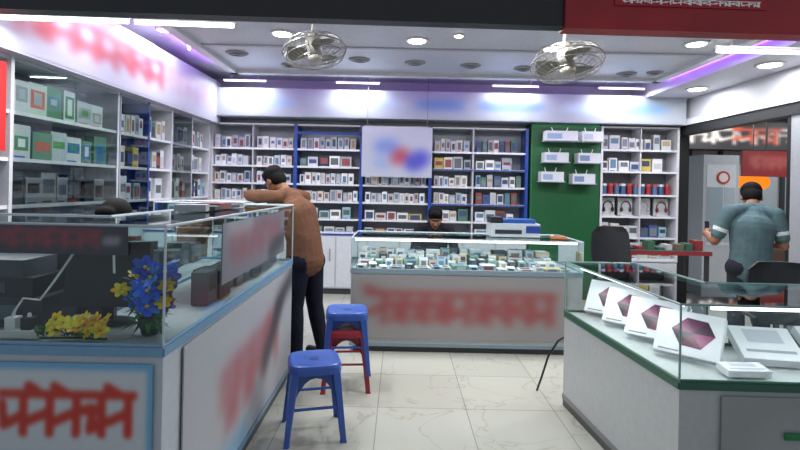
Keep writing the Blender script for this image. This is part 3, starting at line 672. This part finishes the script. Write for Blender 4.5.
def ellipsoid(c, r, M=None, n=20):
    m = 12; vs = []
    for i in range(m+1):
        t = 0.02+(math.pi-.04)*i/m
        for j in range(n): a = 2*math.pi*j/n; p = Vector((c[0]+r[0]*math.sin(t)*math.cos(a), c[1]+r[1]*math.sin(t)*math.sin(a), c[2]+r[2]*math.cos(t))); vs.append(M@p if M else p)
    fs = [(i*n+j,(i+1)*n+j,(i+1)*n+(j+1)%n,i*n+(j+1)%n) for i in range(m) for j in range(n)]+[tuple(range(n)), tuple(range(m*n,(m+1)*n))[::-1]]
    return vs, fs
def basis(o, y, xhint):
    y = Vector(y).normalized(); x = Vector(xhint); x = (x-y*x.dot(y)).normalized(); z = x.cross(y)
    return Matrix(((x.x,y.x,z.x,o[0]),(x.y,y.y,z.y,o[1]),(x.z,y.z,z.z,o[2]),(0,0,0,1)))
def person(name, loc, yaw, J, C, sleeve='long', voxel=.006, curl=.5, fat=1.0, hem=.05):
    e = empty(name, loc); e.rotation_euler = (0,0,yaw); parts = []
    def A(g, lab): parts.append((g[0],g[1],lab))
    V = {k: Vector(v) for k, v in J.items()}
    sd = (V['shR']-V['shL']).normalized()
    A(capsule(V['hipL'],V['hipR'],.105*fat,.105*fat),'pants')
    for s in 'LR':
        A(capsule(V['hip'+s],V['knee'+s],.092*fat,.066*fat),'pants'); mid = V['knee'+s].lerp(V['ankle'+s],.3)
        A(capsule(V['knee'+s],mid,.065*fat,.064*fat),'pants'); A(capsule(mid,V['ankle'+s],.064*fat,.052),'pants')
        t = V['toe'+s]; k = V['ankle'+s]; hd = (t-k); hd.z = 0; hd.normalize(); hl = Vector((k.x,k.y,k.z-.04))-hd*.03
        A(capsule(hl, Vector((t.x,t.y,hl.z-.006)), .038,.032,1.15, hd.cross(Vector((0,0,1)))),'shoe')
    pz = V['pelvis']; A(capsule(pz+Vector((0,0,-hem)),V['waist'],.13*fat,.118*fat,1.3,sd),'shirt'); A(capsule(V['waist'],V['chest'],.116*fat,.132*fat,1.34,sd),'shirt')
    A(capsule(V['chest'],V['neck']-(V['neck']-V['chest']).normalized()*.07,.13*fat,.085,1.42,sd),'shirt')
    A(capsule(V['shL'],V['neck'],.062,.05),'shirt'); A(capsule(V['shR'],V['neck'],.062,.05),'shirt')
    for s in 'LR':
        a, b, c = V['sh'+s], V['el'+s], V['wr'+s]
        if sleeve == 'long': A(capsule(a,b,.066,.052),'shirt'); A(capsule(b,b.lerp(c,.93),.05,.036),'shirt'); A(capsule(b.lerp(c,.8),c,.027,.025),'skin')
        else:
            A(capsule(a,a.lerp(b,.5),.066,.063),'shirt'); A(capsule(a.lerp(b,.58),a.lerp(b,.62),.063,.062),'stripe'); A(capsule(a.lerp(b,.7),a.lerp(b,.74),.062,.061),'shirt')
            A(capsule(a.lerp(b,.4),b,.045,.04),'skin'); A(capsule(b,b.lerp(c,.35),.041,.039),'skin'); A(capsule(b.lerp(c,.35),c,.039,.026),'skin')
        H = basis(c, V['hd'+s], V['th'+s])
        pt = lambda x,y,z: H@Vector((x,y,z)); hx = H.to_3x3()@Vector((1,0,0))
        A(capsule(pt(0,.01,0),pt(0,.075,0),.016,.0155,2.3,hx,16),'skin')
        sg = -1 if (H.to_3x3()@Vector((0,0,1))).dot(Vector(V['pl'+s])) < 0 else 1
        for i,(x,L) in enumerate(((.033,.068),(.011,.078),(-.011,.073),(-.033,.056))):
            p = Vector((x,.082,0)); ang = 0
            for q, f in enumerate((.45,.32,.23)):
                ang += curl*(.6+.15*i); nx = p+Vector((x*.06,math.cos(ang),sg*math.sin(ang)))*L*f
                A(capsule(H@p,H@nx,.0088-.0008*q,.0082-.0008*q,1,hx,10),'skin'); p = nx
        A(capsule(pt(.03,.018,0),pt(.052,.05,sg*.012),.0125,.0105,1,hx,10),'skin'); A(capsule(pt(.052,.05,sg*.012),pt(.056,.085,sg*.022),.0098,.0082,1,hx,10),'skin')
    Hm = basis(V['head'], V['face'], Vector(V['face']).cross(Vector((0,0,1))))   # x = right, z = up
    A(capsule(V['neck']-Vector((0,0,.02)), Hm@Vector((0,-.025,-.05)), .056,.052),'skin')
    for c,r,l in (((0,-.012,.03),(.073,.092,.082),'skin'),((0,.018,-.028),(.063,.07,.082),'skin'),((0,.048,-.088),(.036,.032,.026),'skin'),
                  ((.077,-.004,-.012),(.011,.02,.032),'skin'),((-.077,-.004,-.012),(.011,.02,.032),'skin'),((0,.084,-.06),(.024,.01,.009),'lip'),
                  ((0,-.022,.054),(.088,.1,.084),'hair'),((0,-.05,-.005),(.079,.064,.085),'hair'),((.068,-.018,.03),(.017,.045,.045),'hair'),((-.068,-.018,.03),(.017,.045,.045),'hair'),((.01,.045,.1),(.06,.045,.035),'hair')):
        A(ellipsoid(c,r,Hm),l)
    A(capsule(Hm@Vector((0,.082,.005)),Hm@Vector((0,.1,-.032)),.009,.015),'skin')
    for s in (-1,1): A(capsule(Hm@Vector((s*.016,.082,.024)),Hm@Vector((s*.046,.072,.022)),.006,.005),'hair'); A(ellipsoid((s*.03,.072,.0),(.013,.01,.006),Hm),'white')
    vs = []; fs = []; lab = []
    for v, f, l in parts:
        b = len(vs); vs += [tuple(p) for p in v]; fs += [tuple(i+b for i in q) for q in f]; lab += [l]*len(f)
    me = bpy.data.meshes.new('tmp'); me.from_pydata(vs,[],fs); ob = bpy.data.objects.new('tmp', me); sc.collection.objects.link(ob)
    rm = ob.modifiers.new('r','REMESH'); rm.mode='VOXEL'; rm.voxel_size=voxel
    sm = ob.modifiers.new('s','SMOOTH'); sm.factor=.5; sm.iterations=2
    dg = bpy.context.evaluated_depsgraph_get(); nm = bpy.data.meshes.new_from_object(ob.evaluated_get(dg)); bpy.data.objects.remove(ob)
    bvh = BVHTree.FromPolygons(vs, fs); nf = len(nm.polygons)
    cen = np.empty(nf*3); nm.polygons.foreach_get('center', cen); cen = cen.reshape(-1,3)
    order = ['shirt','pants','skin','hair','shoe','lip','white','stripe']; idx = np.zeros(nf, dtype=np.int32)
    for i in range(nf):
        r = bvh.find_nearest(Vector(cen[i])); idx[i] = order.index(lab[r[2]])
    nm.materials.clear()
    for o in order:
        m = bpy.data.materials.new(name+'_'+o); m.use_nodes = True; nt = m.node_tree; b = nt.nodes['Principled BSDF']
        c3 = C[o]; n = nt.nodes.new('ShaderNodeTexNoise'); n.inputs['Scale'].default_value = 9 if o in ('shirt','pants') else 60; n.inputs['Detail'].default_value = 3
        tc = nt.nodes.new('ShaderNodeTexCoord'); nt.links.new(tc.outputs['Object'], n.inputs[0])
        rp = nt.nodes.new('ShaderNodeValToRGB'); rp.color_ramp.elements[0].color = lin([v*.9 for v in c3]); rp.color_ramp.elements[1].color = lin([v*1.06 for v in c3]); rp.color_ramp.elements[0].position=.3; rp.color_ramp.elements[1].position=.7
        nt.links.new(n.outputs['Fac'], rp.inputs[0]); nt.links.new(rp.outputs[0], b.inputs['Base Color']); b.inputs['Roughness'].default_value = {'skin':.5,'hair':.75,'shoe':.4}.get(o,.9)
        b.inputs['Specular IOR Level'].default_value = {'skin':.35,'hair':.15}.get(o,.15)
        if o in ('shirt','pants'):
            bp = nt.nodes.new('ShaderNodeBump'); bp.inputs['Strength'].default_value=.5; bp.inputs['Distance'].default_value=.03; nt.links.new(n.outputs['Fac'],bp.inputs['Height']); nt.links.new(bp.outputs[0],b.inputs['Normal'])
        nm.materials.append(m)
    nm.polygons.foreach_set('material_index', idx); nm.polygons.foreach_set('use_smooth', np.ones(nf,dtype=bool)); nm.update()
    nm.name = 'body'; bo = bpy.data.objects.new('body', nm); sc.collection.objects.link(bo); bo.parent = e
    mb = MB()
    for s in (-1,1): mb.ball((s*.03,.081,.0),(.005,.003,.005),(20,14,12),8,Hm)
    mb.obj('pupils', None, e)
    return e
SK=(140,96,72)
def cols(shirt,pants,shoe=(30,28,28)): return dict(shirt=shirt,pants=pants,skin=SK,hair=(14,12,12),shoe=shoe,lip=(110,62,54),white=(190,182,175),stripe=(205,208,208))
J = dict(hipL=(-.09,0,.84),hipR=(.09,0,.84),kneeL=(-.1,.02,.47),kneeR=(.11,-.02,.47),ankleL=(-.11,-.02,.085),ankleR=(.13,-.1,.085),toeL=(-.13,.15,.04),toeR=(.16,.07,.04),
    pelvis=(0,0,.9),waist=(0,.02,1.04),chest=(0,.1,1.25),neck=(0,.21,1.43),shL=(-.18,.19,1.385),shR=(.18,.19,1.385),
    elL=(-.27,.39,1.4),elR=(.27,.39,1.4),wrL=(-.06,.5,1.395),wrR=(.08,.45,1.415),hdL=(1,.15,0),hdR=(-1,.1,0),thL=(0,1,.2),thR=(0,1,.2),plL=(0,0,-1),plR=(0,0,-1),
    head=(-.02,.36,1.53),face=(.0,.8,-.62))
person('leaning_man', (-.8,4.3,0), math.radians(60), J, cols((108,75,58),(26,28,42)), 'long', .006, .25, 1.1)
J = dict(hipL=(-.09,0,.84),hipR=(.09,0,.84),kneeL=(-.1,.02,.46),kneeR=(.1,.02,.46),ankleL=(-.11,-.02,.085),ankleR=(.11,-.02,.085),toeL=(-.13,.15,.04),toeR=(.13,.15,.04),
    pelvis=(0,0,.86),waist=(0,0,1.0),chest=(.02,.02,1.2),neck=(.06,.09,1.38),shL=(-.17,.03,1.34),shR=(.22,.03,1.32),
    elL=(-.27,.06,1.07),elR=(.27,.0,1.05),wrL=(-.24,.29,1.12),wrR=(.2,.24,1.04),hdL=(.2,.95,.15),hdR=(-.4,.85,.0),thL=(.5,-.1,.85),thR=(-.3,-.1,.9),plL=(1,0,.0),plR=(-1,0,.0),
    head=(.1,.2,1.475),face=(.25,.75,-.6))
pm = person('shop_assistant', (3.13,4.45,0), math.radians(-8), J, cols((82,104,108),(40,42,50)), 'short', .006, .5, 1.05)
mb = MB(); mb.box(-.004,.004,-.02,.06,-.05,.1,(20,20,24),Matrix.Translation((-.19,.38,1.13))); mb.obj('held_phone',None,pm,bevel=.002)
def seated(name, loc, yaw, C, dz=0, face=(0,.8,-.5)):
    z = dz
    J = dict(hipL=(-.09,0,.54+z),hipR=(.09,0,.54+z),kneeL=(-.13,.4,.52+z*.6),kneeR=(.13,.4,.52+z*.6),ankleL=(-.13,.36,.085),ankleR=(.13,.36,.085),toeL=(-.14,.52,.04),toeR=(.14,.52,.04),
      pelvis=(0,0,.62+z),waist=(0,.01,.7+z),chest=(0,.06,.88+z),neck=(0,.12,1.06+z),shL=(-.18,.09,1.0+z),shR=(.18,.09,1.0+z),elL=(-.24,.2,.76+z),elR=(.24,.2,.76+z),
      wrL=(-.1,.4,.78+z),wrR=(.1,.4,.78+z),hdL=(.4,.9,0),hdR=(-.4,.9,0),thL=(.9,-.3,.3),thR=(-.9,-.3,.3),plL=(0,0,-1),plR=(0,0,-1),head=(0,.2,1.14+z),face=face)
    return person(name, loc, yaw, J, C, 'long', .008, .3)
seated('seated_man', (.42,6.05,0), math.radians(180), cols((34,34,40),(30,30,36)))
stool(.42,6.05,0,0,RED,.42)
seated('seated_man', (-1.7,3.2,0), math.radians(180), cols((50,52,60),(30,30,36)), .115)
stool(-1.7,3.2,0,.2,BLUE,.535)

# ------------------------------------------------------------------ world, camera
w = bpy.data.worlds.new('world'); sc.world = w; w.use_nodes = True
w.node_tree.nodes['Background'].inputs[0].default_value = (.78,.87,1,1); w.node_tree.nodes['Background'].inputs[1].default_value = .42
cam = bpy.data.cameras.new('camera'); co = bpy.data.objects.new('camera', cam); sc.collection.objects.link(co)
co.location = (0,0,1.5); co.rotation_euler = (math.radians(90), math.radians(-1.2), 0)
cam.sensor_width = 36; cam.lens = 22.5; cam.shift_y = -38/800; cam.clip_start = .05
sc.camera = co
